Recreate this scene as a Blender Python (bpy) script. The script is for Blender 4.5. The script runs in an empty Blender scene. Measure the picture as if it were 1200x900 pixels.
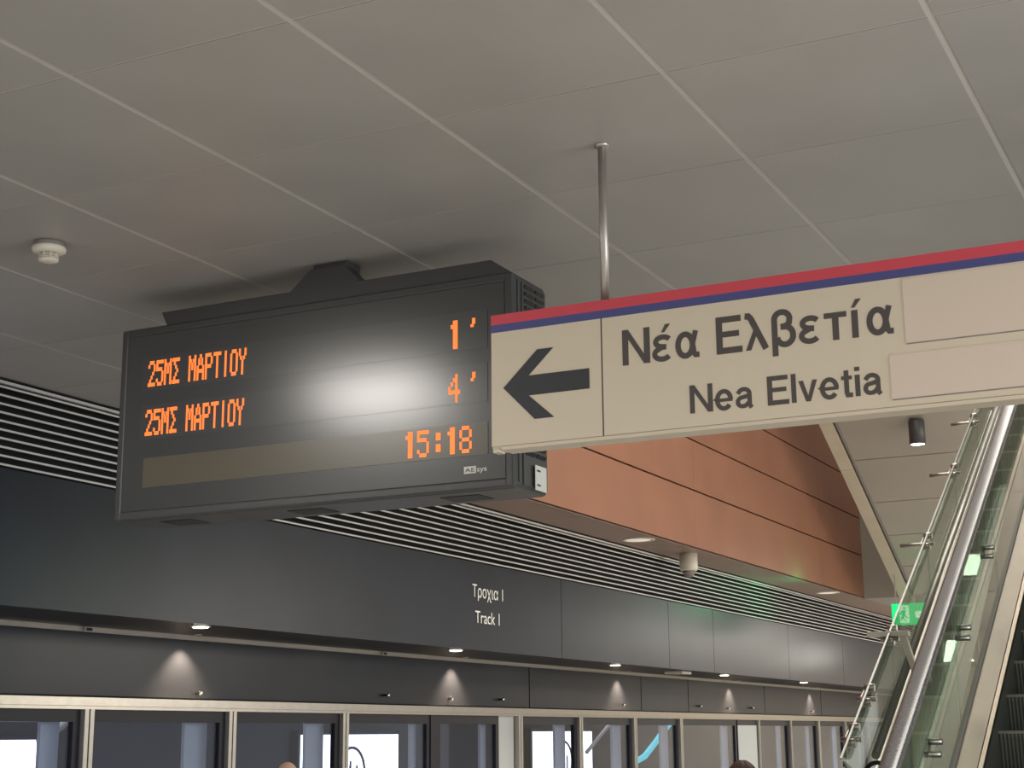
import bpy, bmesh, math, random
from mathutils import Vector, Matrix
random.seed(7)
S = bpy.context.scene
COL = S.collection
PI = math.pi

# ---------------------------------------------------------------- camera
CAMZ = 1.8
yaw, pitch, roll, foc = 0.46323362, 0.22391209, -0.00867172, 1809.75
fw = Vector((math.cos(yaw)*math.cos(pitch), math.sin(yaw)*math.cos(pitch), math.sin(pitch)))
rt = fw.cross(Vector((0, 0, 1))).normalized(); up = rt.cross(fw)
c_, s_ = math.cos(roll), math.sin(roll)
R_, U_ = rt*c_ + up*s_, up*c_ - rt*s_
cam = bpy.data.cameras.new('camera'); cam.sensor_width = 36; cam.lens = foc/1200*36
cam.clip_start = .05; cam.clip_end = 300
co = bpy.data.objects.new('camera', cam); COL.objects.link(co)
m = Matrix((R_, U_, -fw)).transposed().to_4x4(); m.translation = Vector((0, 0, CAMZ))
co.matrix_world = m
S.camera = co

# ---------------------------------------------------------------- world, lights, exposure
w = bpy.data.worlds.new('World'); S.world = w; w.use_nodes = True
w.node_tree.nodes['Background'].inputs[0].default_value = (1.0, .96, .90, 1)
w.node_tree.nodes['Background'].inputs[1].default_value = .85
S.view_settings.view_transform = 'Standard'; S.view_settings.look = 'None'
S.view_settings.exposure = 0.0; S.view_settings.gamma = 1.0; S.view_settings.use_curve_mapping = False

def area(name, loc, sx, sy, power, col=(1, .93, .82), rot=(0, 0, 0)):
    l = bpy.data.lights.new(name, 'AREA'); l.shape = 'RECTANGLE'; l.size = sx; l.size_y = sy
    l.energy = power; l.color = col
    o = bpy.data.objects.new(name, l); COL.objects.link(o); o.location = loc; o.rotation_euler = rot
    return o
area('unseen_ceiling_lamp', (3.62, 5.14, 3.98), .45, .8, 80, (1, .95, .88))
area('unseen_ceiling_lamp', (0.6, -1.0, 3.98), 3.0, 1.2, 170)  # unseen fill added so the floor bounces light onto the ceiling
area('unseen_ceiling_lamp', (0.2, 3.4, 3.98), 2.0, 1.2, 45)  # weaker unseen fill, added for the same bounce
area('void_fill', (15.5, 3.2, 8.9), 8, 5, 800, (1, .93, .84))  # unseen fill added at the top to let light into the opening
area('far_platform_fill', (31, 3.2, 3.95), 7, 2.5, 620, (1, .93, .84))  # added fill that brightens the far end of the track wall
area('right_ceiling_fill', (4.5, -4.6, 2.2), 4.0, 2.2, 290, (.95, .98, 1), (math.radians(100), 0, 0))  # invented source out of frame, lightens the right of the ceiling
area('blue_wall_fill', (4.3, 5.3, 1.5), 1.2, 1.6, 26, (.22, .40, 1), (math.radians(90), 0, 0))  # added blue fill, tints the left end of the track wall
area('track_wall_fill', (20, -3.2, 3.7), 9, 1.2, 430, (1, .92, .80), (math.radians(78), 0, 0))  # added out-of-frame fill for the track wall and sloping slab
area('track_lamp', (16, 9.6, 2.55), 26, 0.35, 90, (.80, .86, 1))

# ---------------------------------------------------------------- materials
def mat(name, col, rough=.5, metal=0., emit=None, es=1., vary=0., vscale=3., spec=.5, coat=0., bump=0., bscale=60.):
    M = bpy.data.materials.new(name); M.use_nodes = True
    nt = M.node_tree; b = nt.nodes['Principled BSDF']
    b.inputs['Base Color'].default_value = (*col, 1); b.inputs['Roughness'].default_value = rough
    b.inputs['Metallic'].default_value = metal; b.inputs['Specular IOR Level'].default_value = spec
    if coat: b.inputs['Coat Weight'].default_value = coat; b.inputs['Coat Roughness'].default_value = .1
    if emit: b.inputs['Emission Color'].default_value = (*emit, 1); b.inputs['Emission Strength'].default_value = es
    if vary or bump:
        tc = nt.nodes.new('ShaderNodeTexCoord')
        n = nt.nodes.new('ShaderNodeTexNoise'); n.inputs['Scale'].default_value = vscale; n.inputs['Detail'].default_value = 5
        nt.links.new(tc.outputs['Object'], n.inputs['Vector'])
        if vary:
            r = nt.nodes.new('ShaderNodeValToRGB')
            r.color_ramp.elements[0].position = .3; r.color_ramp.elements[1].position = .7
            r.color_ramp.elements[0].color = (*[c*(1-vary) for c in col], 1)
            r.color_ramp.elements[1].color = (*[min(1, c*(1+vary)) for c in col], 1)
            nt.links.new(n.outputs['Fac'], r.inputs[0]); nt.links.new(r.outputs[0], b.inputs['Base Color'])
        if bump:
            n2 = nt.nodes.new('ShaderNodeTexNoise'); n2.inputs['Scale'].default_value = bscale
            nt.links.new(tc.outputs['Object'], n2.inputs['Vector'])
            bp = nt.nodes.new('ShaderNodeBump'); bp.inputs['Strength'].default_value = bump; bp.inputs['Distance'].default_value = .01
            nt.links.new(n2.outputs['Fac'], bp.inputs['Height']); nt.links.new(bp.outputs[0], b.inputs['Normal'])
    return M
def glass(name, tint, gloss=.10, rough=.02, ior=1.5):
    M = bpy.data.materials.new(name); M.use_nodes = True; nt = M.node_tree; nt.nodes.clear()
    out = nt.nodes.new('ShaderNodeOutputMaterial'); t = nt.nodes.new('ShaderNodeBsdfTransparent'); g = nt.nodes.new('ShaderNodeBsdfGlossy')
    t.inputs[0].default_value = (*tint, 1); g.inputs['Roughness'].default_value = rough
    f = nt.nodes.new('ShaderNodeLayerWeight'); f.inputs[0].default_value = .5
    pw = nt.nodes.new('ShaderNodeMath'); pw.operation = 'POWER'; pw.inputs[1].default_value = 5.
    a = nt.nodes.new('ShaderNodeMath'); a.operation = 'MULTIPLY_ADD'; a.use_clamp = True; a.inputs[1].default_value = .9; a.inputs[2].default_value = gloss
    mx = nt.nodes.new('ShaderNodeMixShader')
    nt.links.new(f.outputs['Facing'], pw.inputs[0]); nt.links.new(pw.outputs[0], a.inputs[0]); nt.links.new(a.outputs[0], mx.inputs[0])
    nt.links.new(t.outputs[0], mx.inputs[1]); nt.links.new(g.outputs[0], mx.inputs[2]); nt.links.new(mx.outputs[0], out.inputs[0])
    return M
MT = dict(
    edge=mat('dull_edge_trim', (.22, .22, .20), .35, metal=.5), chrome=mat('polished_steel', (.8, .78, .74), .12, metal=1.),
    soffit=mat('copper_soffit', (.27, .185, .15), .4, vary=.05), tile=mat('ceiling_panel_paint', (.31, .30, .28), .42, vary=.06, vscale=1.2, spec=.4),
    joint=mat('ceiling_joint', (.43, .415, .385), .6),
    floor=mat('granite_floor', (.58, .56, .52), .3, vary=.15, vscale=40),
    dark=mat('dark_blue_steel', (.022, .026, .037), .30, vary=.12, vscale=1.5, spec=.2),
    darker=mat('soffit_dark', (.025, .025, .03), .4, spec=.2),
    void=mat('dark_backing', (.018, .018, .022), .8),
    slat=mat('pale_slat', (.58, .57, .56), .4),
    copper=mat('copper_brown_panel', (.295, .135, .082), .42, vary=.08, vscale=1.2, metal=.15),
    beige=mat('beige_render', (.48, .43, .34), .7, vary=.05),
    greyslab=mat('grey_slab_panel', (.30, .275, .24), .28, vary=.05, vscale=1, spec=.6),
    farwall=mat('far_wall_panel', (.62, .57, .48), .35, vary=.06),
    steel=mat('brushed_steel', (.38, .355, .32), .28, metal=.9, vary=.06, vscale=12),
    steeld=mat('satin_steel', (.42, .40, .37), .38, metal=.7, vary=.05, vscale=8),
    frame=mat('dark_door_frame', (.018, .018, .026), .4, spec=.2),
    tunnel=mat('tunnel_concrete', (.055, .058, .072), .8, vary=.1),
    pale=mat('pale_grey_panel', (.50, .54, .56), .4),
    housing=mat('display_housing', (.040, .041, .043), .42, bump=.15, bscale=300),
    housing2=mat('display_slot', (.008, .008, .009), .6),
    screen=mat('display_glass', (.045, .047, .048), .24, spec=.75),
    row=mat('display_row_window', (.052, .053, .054), .24, spec=.75),
    rowb=mat('display_row_window_brown', (.090, .080, .058), .28, spec=.6),
    led=mat('orange_led', (.25, .06, .02), .5, emit=(1.0, .19, .030), es=1.45),
    white=mat('white_sticker', (.62, .62, .58), .5),
    ink=mat('dark_ink', (.035, .034, .04), .6),
    signw=mat('cream_sign_face', (.55, .485, .385), .42, spec=.4),
    signw2=mat('cream_overlay_film', (.56, .475, .40), .40, spec=.4),
    red=mat('sign_red', (.50, .050, .075), .45), blue=mat('sign_blue', (.050, .055, .19), .45),
    letter=mat('sign_lettering', (.060, .050, .050), .6), arrow=mat('sign_arrow_black', (.022, .024, .030), .5),
    plastic=mat('white_plastic', (.62, .58, .50), .45), pgrey=mat('grey_vent_plastic', (.20, .18, .17), .6),
    lamp=mat('lamp_lens', (1, 1, 1), .5, emit=(1, .86, .70), es=9), lampsoft=mat('soft_lamp_lens', (.7, .68, .6), .5, emit=(1, .90, .75), es=.45),
    wallwash=mat('bright_lamp_lens', (1, 1, 1), .5, emit=(1, .95, .84), es=10),
    box=mat('light_box_face', (1, 1, 1), .5, emit=(.90, .95, 1.0), es=3.2),
    teal=mat('teal_streak_glow', (.1, .6, .6), .5, emit=(.10, .62, .66), es=1.0),  # glow of a teal reflection put into the material
    green=mat('exit_green', (.02, .45, .15), .5, emit=(.0, .72, .20), es=1.0),
    exitw=mat('exit_white', (.9, .95, .9), .5, emit=(.55, 1.0, .65), es=.8),
    rubber=mat('handrail_rubber', (.10, .10, .11), .25, vary=.2, vscale=60, spec=.7),
    deck=mat('escalator_deck_steel', (.225, .175, .155), .32, metal=.85, vary=.04, vscale=6),
    mould=mat('escalator_moulding', (.55, .42, .35), .30, metal=.5),
    step=mat('escalator_step', (.075, .070, .066), .5, metal=.4),
    stepn=mat('escalator_step_nose', (.20, .18, .17), .4, metal=.5),
    skin=mat('skin', (.50, .30, .22), .55), hair=mat('brown_hair', (.07, .035, .028), .6), cloth=mat('dark_jacket', (.05, .055, .07), .8),
    cloth2=mat('grey_coat', (.16, .15, .15), .8), trous=mat('dark_trousers', (.03, .03, .04), .8), shoe=mat('shoe_leather', (.02, .02, .02), .4),
    text=mat('pale_lettering', (.85, .85, .82), .5),
    eg=glass('escalator_glass', (.80, .88, .82), .05), pg=glass('platform_glass', (.82, .85, .93), .03, .02, 1.4),
)
# stripes on step risers
def ribbed(M, col, freq):
    nt = M.node_tree; b = nt.nodes['Principled BSDF']
    tc = nt.nodes.new('ShaderNodeTexCoord'); wv = nt.nodes.new('ShaderNodeTexWave'); wv.bands_direction = 'Y'; wv.inputs['Scale'].default_value = freq
    bp = nt.nodes.new('ShaderNodeBump'); bp.inputs['Strength'].default_value = .3; bp.inputs['Distance'].default_value = .01
    nt.links.new(tc.outputs['Object'], wv.inputs[0]); nt.links.new(wv.outputs['Fac'], bp.inputs['Height']); nt.links.new(bp.outputs[0], b.inputs['Normal'])
ribbed(MT['step'], None, 16)

# ---------------------------------------------------------------- mesh helpers
class B:
    def __init__(s): s.bm = bmesh.new()
    def box(s, x0, x1, y0, y1, z0, z1, bev=0):
        vs = [s.bm.verts.new((x, y, z)) for x in (x0, x1) for y in (y0, y1) for z in (z0, z1)]
        fs = [s.bm.faces.new([vs[i] for i in q]) for q in ((0, 1, 3, 2), (4, 6, 7, 5), (0, 4, 5, 1), (2, 3, 7, 6), (0, 2, 6, 4), (1, 5, 7, 3))]
        if bev:
            es = list({e for f in fs for e in f.edges})
            bmesh.ops.bevel(s.bm, geom=es, offset=bev, segments=2, affect='EDGES', profile=.5)
        return s
    def prism(s, pts, d):          # pts: closed 3-D polygon, extruded by vector d
        a = [s.bm.verts.new(p) for p in pts]; b = [s.bm.verts.new(Vector(p)+Vector(d)) for p in pts]
        n = len(pts)
        s.bm.faces.new(a); s.bm.faces.new(b[::-1])
        for i in range(n): s.bm.faces.new((a[i], b[i], b[(i+1) % n], a[(i+1) % n]))
        return s
    def tube(s, pts, r, n=12, cap=True):
        pts = [Vector(p) for p in pts]; rings = []
        for i, p in enumerate(pts):
            t = (pts[min(i+1, len(pts)-1)]-pts[max(i-1, 0)]).normalized()
            a = t.cross(Vector((0, 0, 1)))
            if a.length < .01: a = t.cross(Vector((0, 1, 0)))
            a.normalize(); b = t.cross(a); rr = r[i] if isinstance(r, (list, tuple)) else r
            rings.append([s.bm.verts.new(p+(a*math.cos(2*PI*k/n)+b*math.sin(2*PI*k/n))*rr) for k in range(n)])
        for A, C in zip(rings, rings[1:]):
            for k in range(n): s.bm.faces.new((A[k], A[(k+1) % n], C[(k+1) % n], C[k])).smooth = True
        if cap: s.bm.faces.new(rings[0]); s.bm.faces.new(rings[-1])
        return s
    def lathe(s, c, prof, n=32):   # prof: (radius, z) from axis to axis, about vertical axis through c
        rings = []
        for r, z in prof:
            rings.append([s.bm.verts.new((c[0]+r*math.cos(2*PI*k/n), c[1]+r*math.sin(2*PI*k/n), c[2]+z)) for k in range(n)] if r > 1e-6
                         else [s.bm.verts.new((c[0], c[1], c[2]+z))])
        for A, C in zip(rings, rings[1:]):
            for k in range(n):
                q = [A[k % len(A)], A[(k+1) % len(A)], C[(k+1) % len(C)], C[k % len(C)]]
                u = []
                for v in q:
                    if v not in u: u.append(v)
                if len(u) > 2: s.bm.faces.new(u).smooth = True
        return s
WL = {}
def obj(name, b, mt, parent=None, base=None, label=None, cat=None, group=None, kind=None):
    """links the bmesh as one object; vertices are given in world metres"""
    off = Vector(base) if base is not None else (WL[parent.name] if parent else Vector((0, 0, 0)))
    bm = b.bm; bmesh.ops.translate(bm, verts=bm.verts, vec=-off)
    bmesh.ops.recalc_face_normals(bm, faces=bm.faces)
    me = bpy.data.meshes.new(name); bm.to_mesh(me); bm.free()
    me.materials.append(MT[mt] if isinstance(mt, str) else mt)
    o = bpy.data.objects.new(name, me); COL.objects.link(o)
    if parent: o.parent = parent; o.location = off-WL[parent.name]
    else: o.location = off
    WL[o.name] = off
    tagp(o, label, cat, group, kind)
    return o
def tagp(o, label=None, cat=None, group=None, kind=None):
    if label: o['label'] = label
    if cat: o['category'] = cat
    if group: o['group'] = group
    if kind: o['kind'] = kind
def thing(name, label, cat, loc, group=None, kind=None):
    o = bpy.data.objects.new(name, None); COL.objects.link(o); o.location = loc; o.empty_display_size = .1
    WL[o.name] = Vector(loc); tagp(o, label, cat, group, kind); return o
def text_mesh(name, body, mt, parent, x, y0, y1, z0, zh, bold=0., depth=.002, spacing=1.):
    """flat lettering facing -X; y0 is the left end, y1 the right end, z0 the baseline, zh the height of a capital"""
    cu = bpy.data.curves.new(name, 'FONT'); cu.body = body; cu.extrude = 0; cu.offset = bold; cu.space_character = spacing
    t = bpy.data.objects.new(name, cu); COL.objects.link(t); dg = bpy.context.evaluated_depsgraph_get(); dg.update()
    me = bpy.data.meshes.new_from_object(t.evaluated_get(dg)); bpy.data.objects.remove(t)
    xs = [v.co.x for v in me.vertices]; mnx, mxx = min(xs), max(xs)
    cap = .73
    off = WL[parent.name]
    for v in me.vertices:
        u, h = (v.co.x-mnx)/(mxx-mnx), v.co.y/cap
        v.co = Vector((x, y0+(y1-y0)*u, z0+zh*h))-off
    me.materials.clear(); me.materials.append(MT[mt])
    bm = bmesh.new(); bm.from_mesh(me)
    r = bmesh.ops.extrude_face_region(bm, geom=bm.faces[:])
    bmesh.ops.translate(bm, verts=[g for g in r['geom'] if isinstance(g, bmesh.types.BMVert)], vec=(-depth, 0, 0))
    bmesh.ops.recalc_face_normals(bm, faces=bm.faces); bm.to_mesh(me); bm.free()
    o = bpy.data.objects.new(name, me); COL.objects.link(o); o.parent = parent; WL[o.name] = off
    return o

# ================================================================ THE SETTING
H = 4.05                      # ceiling height
obj('floor', B().box(-8, 37, -8, 7.9, -.2, 0), 'floor', kind='structure', label='pale granite platform floor', cat='floor')

# --- ceiling: backing with paler joints, square metal tiles as parts
XN = 9.3                      # near edge of the escalator opening
ceil = obj('ceiling', B().box(-3.0, XN-.11, -4, 7.17, H+.0005, H+.10).box(XN-.11, 37, 6.73, 7.17, H+.0005, H+.10).box(XN-.11, 37, 6.61, 6.73, H+.0005, H+.02).box(26.77, 37, -4, 6.60, H+.0005, H+.10),
           'joint', kind='structure', label='grey metal tile ceiling with paler joints', cat='ceiling')
tiles = {}
def tile(x0, x1, y0, y1):
    key = (round(x1-x0, 3), round(y1-y0, 3))
    if key not in tiles:
        b = B().box(-key[0]/2, key[0]/2, -key[1]/2, key[1]/2, 0, .003)
        o = obj('tile', b, 'tile', ceil); tiles[key] = o
    else:
        o = tiles[key].copy(); COL.objects.link(o)
    o.location = ((x0+x1)/2, (y0+y1)/2, H-.002)
XS = [3.785-.93*4+.93*i for i in range(0, 10)] + [XN]
YS = [7.17, 6.37, 5.445, 4.523, 3.60, 2.677, 1.757, .835, -.087, -1.01, -1.93]
for i in range(len(XS)-1):
    for j in range(len(YS)-1):
        if YS[j] < .9 and XS[i] > 8.5: pass
        tile(XS[i]+.005, XS[i+1]-.005, YS[j+1]+.012, YS[j]-.012)
x = XN
while x < 36.9:               # soffit strip between opening and track wall
    x2 = min(x+2.75, 37); obj('soffit_panel', B().box(x+.003, x2-.003, 6.548, 7.155, H-.004, H+.0), 'soffit', ceil); x = x2
for i in range(4):
    for j in range(4): tile(26.62+2.6*i+.006, 26.62+2.6*(i+1)-.006, 6.54-2.6*(j+1)+.006, 6.54-2.6*j-.006)

# --- copper coloured side of the opening
wc = obj('wall_void', B().box(XN, 26.65, 6.60, 6.72, H+.1, 9.2), 'void', kind='structure', label='copper brown panelled side of the ceiling opening', cat='wall')
zr = [H+.01, 4.785, 5.43, 6.08, 6.74, 7.4, 8.1, 9.1]
xr = [XN, 12.3, 18.2, 24.0, 26.6]
for i in range(len(xr)-1):
    for j in range(len(zr)-1):
        obj('panel', B().box(xr[i]+.002, xr[i+1]-.002, 6.55, 6.60, zr[j]+.011, zr[j+1]-.011), 'copper', wc)
obj('wall_header', B().box(26.6, 26.75, -4, 6.6, H, 9.2), 'greyslab', kind='structure', label='grey upright wall ending the ceiling opening', cat='wall')
obj('wall_opening', B().box(XN-.1, XN, -4, 6.7, H+.1, 9.2), 'farwall', kind='structure', label='near side of the ceiling opening', cat='wall')
obj('ceiling_upper', B().box(XN-.1, 26.75, -4, 6.7, 9.2, 9.3), 'tile', kind='structure', label='high ceiling above the escalator opening', cat='ceiling')

# --- sloping slab seen inside the opening (descends away from the viewer)
SL = -.4826
def zs(x): return 6.2+SL*(x-21.5)
slab = obj('ceiling_slope', B().prism([(15.8, 5.62, zs(15.8)+.03), (26.0, 5.62, zs(26.0)+.03), (26.0, 5.62, zs(26.0)+.33), (15.8, 5.62, zs(15.8)+.33)], (0, -2.85, 0)),
           'void', kind='structure', label='sloping grey panelled underside of a stair above the escalator', cat='ceiling')
sx = [15.8, 17.6, 19.0, 20.2, 21.35, 22.47, 23.5, 24.35, 25.2, 26.0]
for a, b_ in zip(sx, sx[1:]):
    a += .012; b2 = b_-.012
    obj('panel', B().prism([(a, 5.60, zs(a)), (b2, 5.60, zs(b2)), (b2, 5.60, zs(b2)+.03), (a, 5.60, zs(a)+.03)], (0, -2.83, 0)), 'greyslab', slab)
for a, b_ in ((15.8, 19.1), (19.1, 22.6), (22.6, 26.3)):
    b2 = b_-.01
    obj('edge_strip', B().prism([(a, 5.62, zs(a)-.05), (b2, 5.62, zs(b2)-.05), (b2, 5.62, zs(b2)+.38), (a, 5.62, zs(a)+.38)], (0, .19, 0)), 'beige', slab)
obj('edge_fillet', B().prism([(15.8, 5.56, zs(15.8)-.03), (26.0, 5.56, zs(26.0)-.03), (26.0, 5.56, zs(26.0)), (15.8, 5.56, zs(15.8))], (0, .03, 0)), 'pgrey', slab)

# --- track wall, upper part: dark steel panels below the louvre
YW = 7.17
wl = obj('wall_left', B().box(2, 36.2, YW+.03, YW+.2, 2.66, 3.474).box(2, 36.2, 8.13, 8.3, 2.1, 2.7), 'void', kind='structure',
         label='dark steel wall band above the platform doors', cat='wall')
us = [2, 15.52, 18.79, 20.50, 24.04, 27.33, 30.8, 33.6, 36.2]
for a, b_ in zip(us, us[1:]): obj('upper_panel', B().box(a+.006, b_-.006, YW, YW+.03, 2.62, 3.475), 'dark', wl)
ls = [2, 16.6, 20.10, 21.95, 25.63, 29.1, 32.6, 36.2]
for a, b_ in zip(ls, ls[1:]): obj('lower_panel', B().box(a+.012, b_-.012, 8.10, 8.13, 2.12, 2.62), 'dark', wl)
obj('soffit_panel', B().box(2, 36.2, YW+.03, 8.10, 2.622, 2.65), 'darker', wl)
def wall_text(body, x0, x1, z0, zh):   # lettering that faces -Y on the track wall
    o = text_mesh('lettering', body, 'text', wl, 0, 0, 1, 0, 1, depth=.001)
    for v in o.data.vertices: v.co = Vector((x0+(x1-x0)*v.co.y, YW-.003+v.co.x, z0+zh*v.co.z))
wall_text('Τροχια 1', 13.44, 14.10, 3.135, .125)
wall_text('Track 1', 13.50, 14.02, 2.885, .125)

# louvre: ten long slats
lv = thing('louvre_grille', 'long band of ten pale horizontal louvre slats just under the ceiling', 'louvre', (2, YW, 3.475))
obj('backing', B().box(2, 36.2, YW+.12, YW+.14, 3.48, H), 'void', lv)
for k in range(10):
    z = 3.487+.0548*k
    obj('slat', B().prism([(2, YW-.012, z), (2, YW-.014, z+.013), (2, YW+.05, z+.028), (2, YW+.05, z+.020)], (34.2, 0, 0)), 'slat', lv)
obj('top_trim', B().box(2, 36.2, YW-.012, YW+.02, H-.040, H-.022), 'slat', lv)
obj('top_cover', B().box(2, 36.2, YW+.003, YW+.14, H-.008, H+.04), 'void', lv)

obj('trim_1', B().box(2, 36.2, 8.07, 8.10, 2.585, 2.622), 'steeld', kind='structure', label='thin steel rail under the dark soffit', cat='trim')
beam = obj('trim_2', B().box(2, 36.2, 7.93, 8.14, 2.04, 2.10).box(2, 36.2, 7.95, 8.14, 2.015, 2.04), 'steel', kind='structure', label='steel beam over the platform doors', cat='trim')
obj('wall_far', B().box(36.2, 36.4, -4, 11.2, 0, H+.1), 'farwall', kind='structure', label='pale end wall of the platform', cat='wall')
obj('wall_tunnel', B().box(2, 37, 10.95, 11.15, -1.2, 2.7).box(2, 37, 8.3, 11.0, 2.62, 2.75).box(2, 37, 8.0, 11.0, -1.3, -1.1), 'tunnel', kind='structure', label='dim blue grey tunnel wall behind the platform doors', cat='wall')

# --- platform screen bays -------------------------------------------------
YD = 8.0
HD = 2.015
def bay(x0, x1, kind, label):
    """post at x0; dark frame; glass; pale inner strip on its far side"""
    t = thing('platform_screen', label, 'platform door', (x0, YD, 0), 'glazed bays of the platform screen wall')
    pw = .10 if kind != 'thin' else .07
    obj('post', B().box(x0-pw/2, x0-.008, YD-.06, YD+.06, 0, HD).box(x0+.008, x0+pw/2, YD-.06, YD+.06, 0, HD).box(x0-.01, x0+.01, YD-.03, YD+.05, 0, HD), 'steeld', t)
    a, b2 = x0+.052, x1-.056
    def leaf(a, b2, side):
        d = .07 if b2-a > 1.2 else .05
        f = obj('frame', B().box(a, b2, YD-.02, YD+.03, 1.925, HD).box(a, a+d*.7, YD-.02, YD+.03, .0, 1.925).box(b2-d, b2, YD-.02, YD+.03, 0, 1.925).box(a+d*.7, b2-d, YD-.02, YD+.03, 0, .12), 'frame', t)
        obj('glass_pane', B().box(a+d*.7, b2-d, YD, YD+.012, .12, 1.925), 'pg', f)
        if side: obj('inner_strip', B().box(b2-d-side, b2-d-.01, YD+.10, YD+.13, .05, 1.925), 'pale', t)
    if kind == 'door':
        mid = (a+b2)/2-.1
        leaf(a, mid-.08, .12); leaf(mid+.08, b2-.42, .14)
        obj('meeting_stile', B().box(mid-.085, mid+.085, YD-.03, YD+.045, 0, HD), 'frame', t)
        obj('side_panel', B().box(b2-.40, b2-.01, YD, YD+.03, .0, HD), 'pale', t)
    elif kind == 'duo':
        mid = a+(b2-a)*.72
        leaf(a, mid-.03, .30); leaf(mid+.03, b2, .0)
        obj('side_panel', B().box(mid+.02, b2-.02, YD-.03, YD-.022, .05, 1.93), 'pale', t)
    else: leaf(a, b2, .30 if kind == 'wide' else .2)
    return t
bx = [(4.6, 'door', ''), (8.94, 'wide', 'screen bay of clear glass right of the leftmost bright panel'),
      (10.67, 'wide', 'screen bay with pale strip under the gap between both orange text lines and black display vents'),
      (12.40, 'door', 'double sliding platform door with dark meeting stile under the centre of the wall'),
      (16.05, 'wide', 'screen bay directly left of the thin diagonal reflection streak'),
      (17.72, 'wide', 'screen bay with a thin pale diagonal reflection streak'),
      (19.48, 'wide', 'screen bay with the long teal reflection streak'),
      (21.21, 'duo', 'screen bay behind the brown haired head'),
      (24.80, 'thin', 'screen bay just right of the brown haired head'),
      (26.58, 'thin', 'narrow looking screen bay, third from the escalator glass'),
      (28.34, 'wide', 'narrow looking screen bay, second from the escalator glass'),
      (30.20, 'thin', 'screen bay right at the lower tip of the escalator glass'),
      (32.0, 'thin', 'far screen bay seen through the escalator glass, nearer of two'),
      (33.8, 'thin', 'far screen bay seen through the escalator glass, farther of two'), (36.1, None, None)]
bx[0] = (bx[0][0], 'wide2', 'screen bay at the left frame edge with a bright panel behind')
bx[2] = (bx[2][0], 'wide', 'screen bay left of the double door, a round pinkish head before it')
for (a, k, lb), (b2, _, _) in zip(bx, bx[1:]): bay(a, b2, k, lb)

# ================================================================ THINGS
# --- departure display
DX, Y0, Y1, Z0, Z1, DB = 6.0, 2.985, 5.235, 2.862, 3.852, 6.34
dd = thing('departure_display', 'large black hanging departure display with orange dot matrix times', 'display', (6.17, 4.11, Z0))
obj('housing', B().box(DX+.005, DB, Y0, Y1, Z0, Z1, .022), 'housing', dd)
g = .045
fr = B()
fr.box(DX-.010, DX+.02, Y0+.004, Y0+g, Z0+.004, Z1-.004, .008).box(DX-.010, DX+.02, Y1-g, Y1-.004, Z0+.004, Z1-.004, .008)
fr.box(DX-.010, DX+.02, Y0+g-.01, Y1-g+.01, Z0+.004, Z0+g, .008).box(DX-.010, DX+.02, Y0+g-.01, Y1-g+.01, Z1-g, Z1-.004, .008)
obj('front_frame', fr, 'housing', dd)
hd = obj('hood', B().prism([(DX+.0, Y0+.005, Z1-.01), (DX+.0, Y0+.115, Z1+.068), (DX+.0, Y1-.245, Z1+.068), (DX+.0, Y1-.285, Z1-.01)], (.30, 0, 0)), 'housing', dd)
obj('mounting_bracket', B().prism([(DX+.002, 3.80, Z1+.06), (DX+.002, 3.895, H-.035), (DX+.002, 4.09, H-.035), (DX+.002, 4.215, Z1+.06)], (.10, 0, 0)), 'housing', dd)
obj('ceiling_plate', B().box(DX+.03, DX+.16, 3.90, 4.09, H-.04, H-.004, .004), 'housing', dd)
gl = obj('front_glass', B().box(DX-.006, DX+.006, Y0+g, Y1-g, Z0+g, Z1-g), 'screen', dd)
for (za, zb, mt_) in ((3.51, 3.69, 'row'), (3.262, 3.44, 'row')):
    obj('row_window', B().box(DX-.0085, DX-.006, 3.115, 5.09, za, zb), mt_, dd)
obj('row_window', B().box(DX-.0085, DX-.006, 3.115, 5.06, 3.02, 3.17), 'rowb', dd, label='brownish empty text row window')
FONT = {
 '2': ["01110","10001","00001","00010","00100","01000","11111"], '5': ["11111","10000","11110","00001","00001","10001","01110"],
 'M': ["10001","11011","10101","10101","10001","10001","10001"], 'S': ["11111","01000","00100","00010","00100","01000","11111"],
 'A': ["00100","01010","01010","10001","11111","10001","10001"], 'P': ["11110","10001","10001","11110","10000","10000","10000"],
 'T': ["11111","00100","00100","00100","00100","00100","00100"], 'I': ["00100","00100","00100","00100","00100","00100","00100"],
 'O': ["01110","10001","10001","10001","10001","10001","01110"], 'Y': ["10001","10001","01010","00100","00100","00100","00100"],
 '1': ["00110","01110","00110","00110","00110","00110","00110"], '4': ["00010","00110","01010","10010","11111","00010","00010"],
 '8': ["01110","10001","10001","01110","10001","10001","01110"], ':': ["00000","00110","00110","00000","00110","00110","00000"],
 "'": ["00110","00110","01100","00000","00000","00000","00000"], ' ': ["00000"]*7}
def led(txt, yl, zt, py, pz, label, thick=.93):
    if len(txt) > 1:
        for i, ch in enumerate(txt):
            if ch != ' ': led(ch, yl-i*6*py, zt, py, pz, None, thick)
        return
    b = B()
    for i, ch in enumerate(txt):
        for r in range(14):
            row = FONT[ch][r//2]
            for c in range(5):
                if row[c] == '1':
                    y = yl-(i*6+c)*py; z = zt-r*pz
                    b.box(DX-.0105, DX-.0085, y-py*thick, y, z-pz*.86, z)
    o = obj('led_character', b, 'led', dd, label=label); return o
led("25MS MAPTIOY", 5.052, 3.667, .00850, .00950, 'upper orange destination text', 1.25)
led("25MS MAPTIOY", 5.057, 3.415, .00850, .00950, 'lower orange destination text', 1.25)
led("1", 3.315, 3.654, .0120, .0096, 'orange minutes figure one'); led("'", 3.208, 3.654, .0080, .0070, 'orange minute mark, upper')
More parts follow.
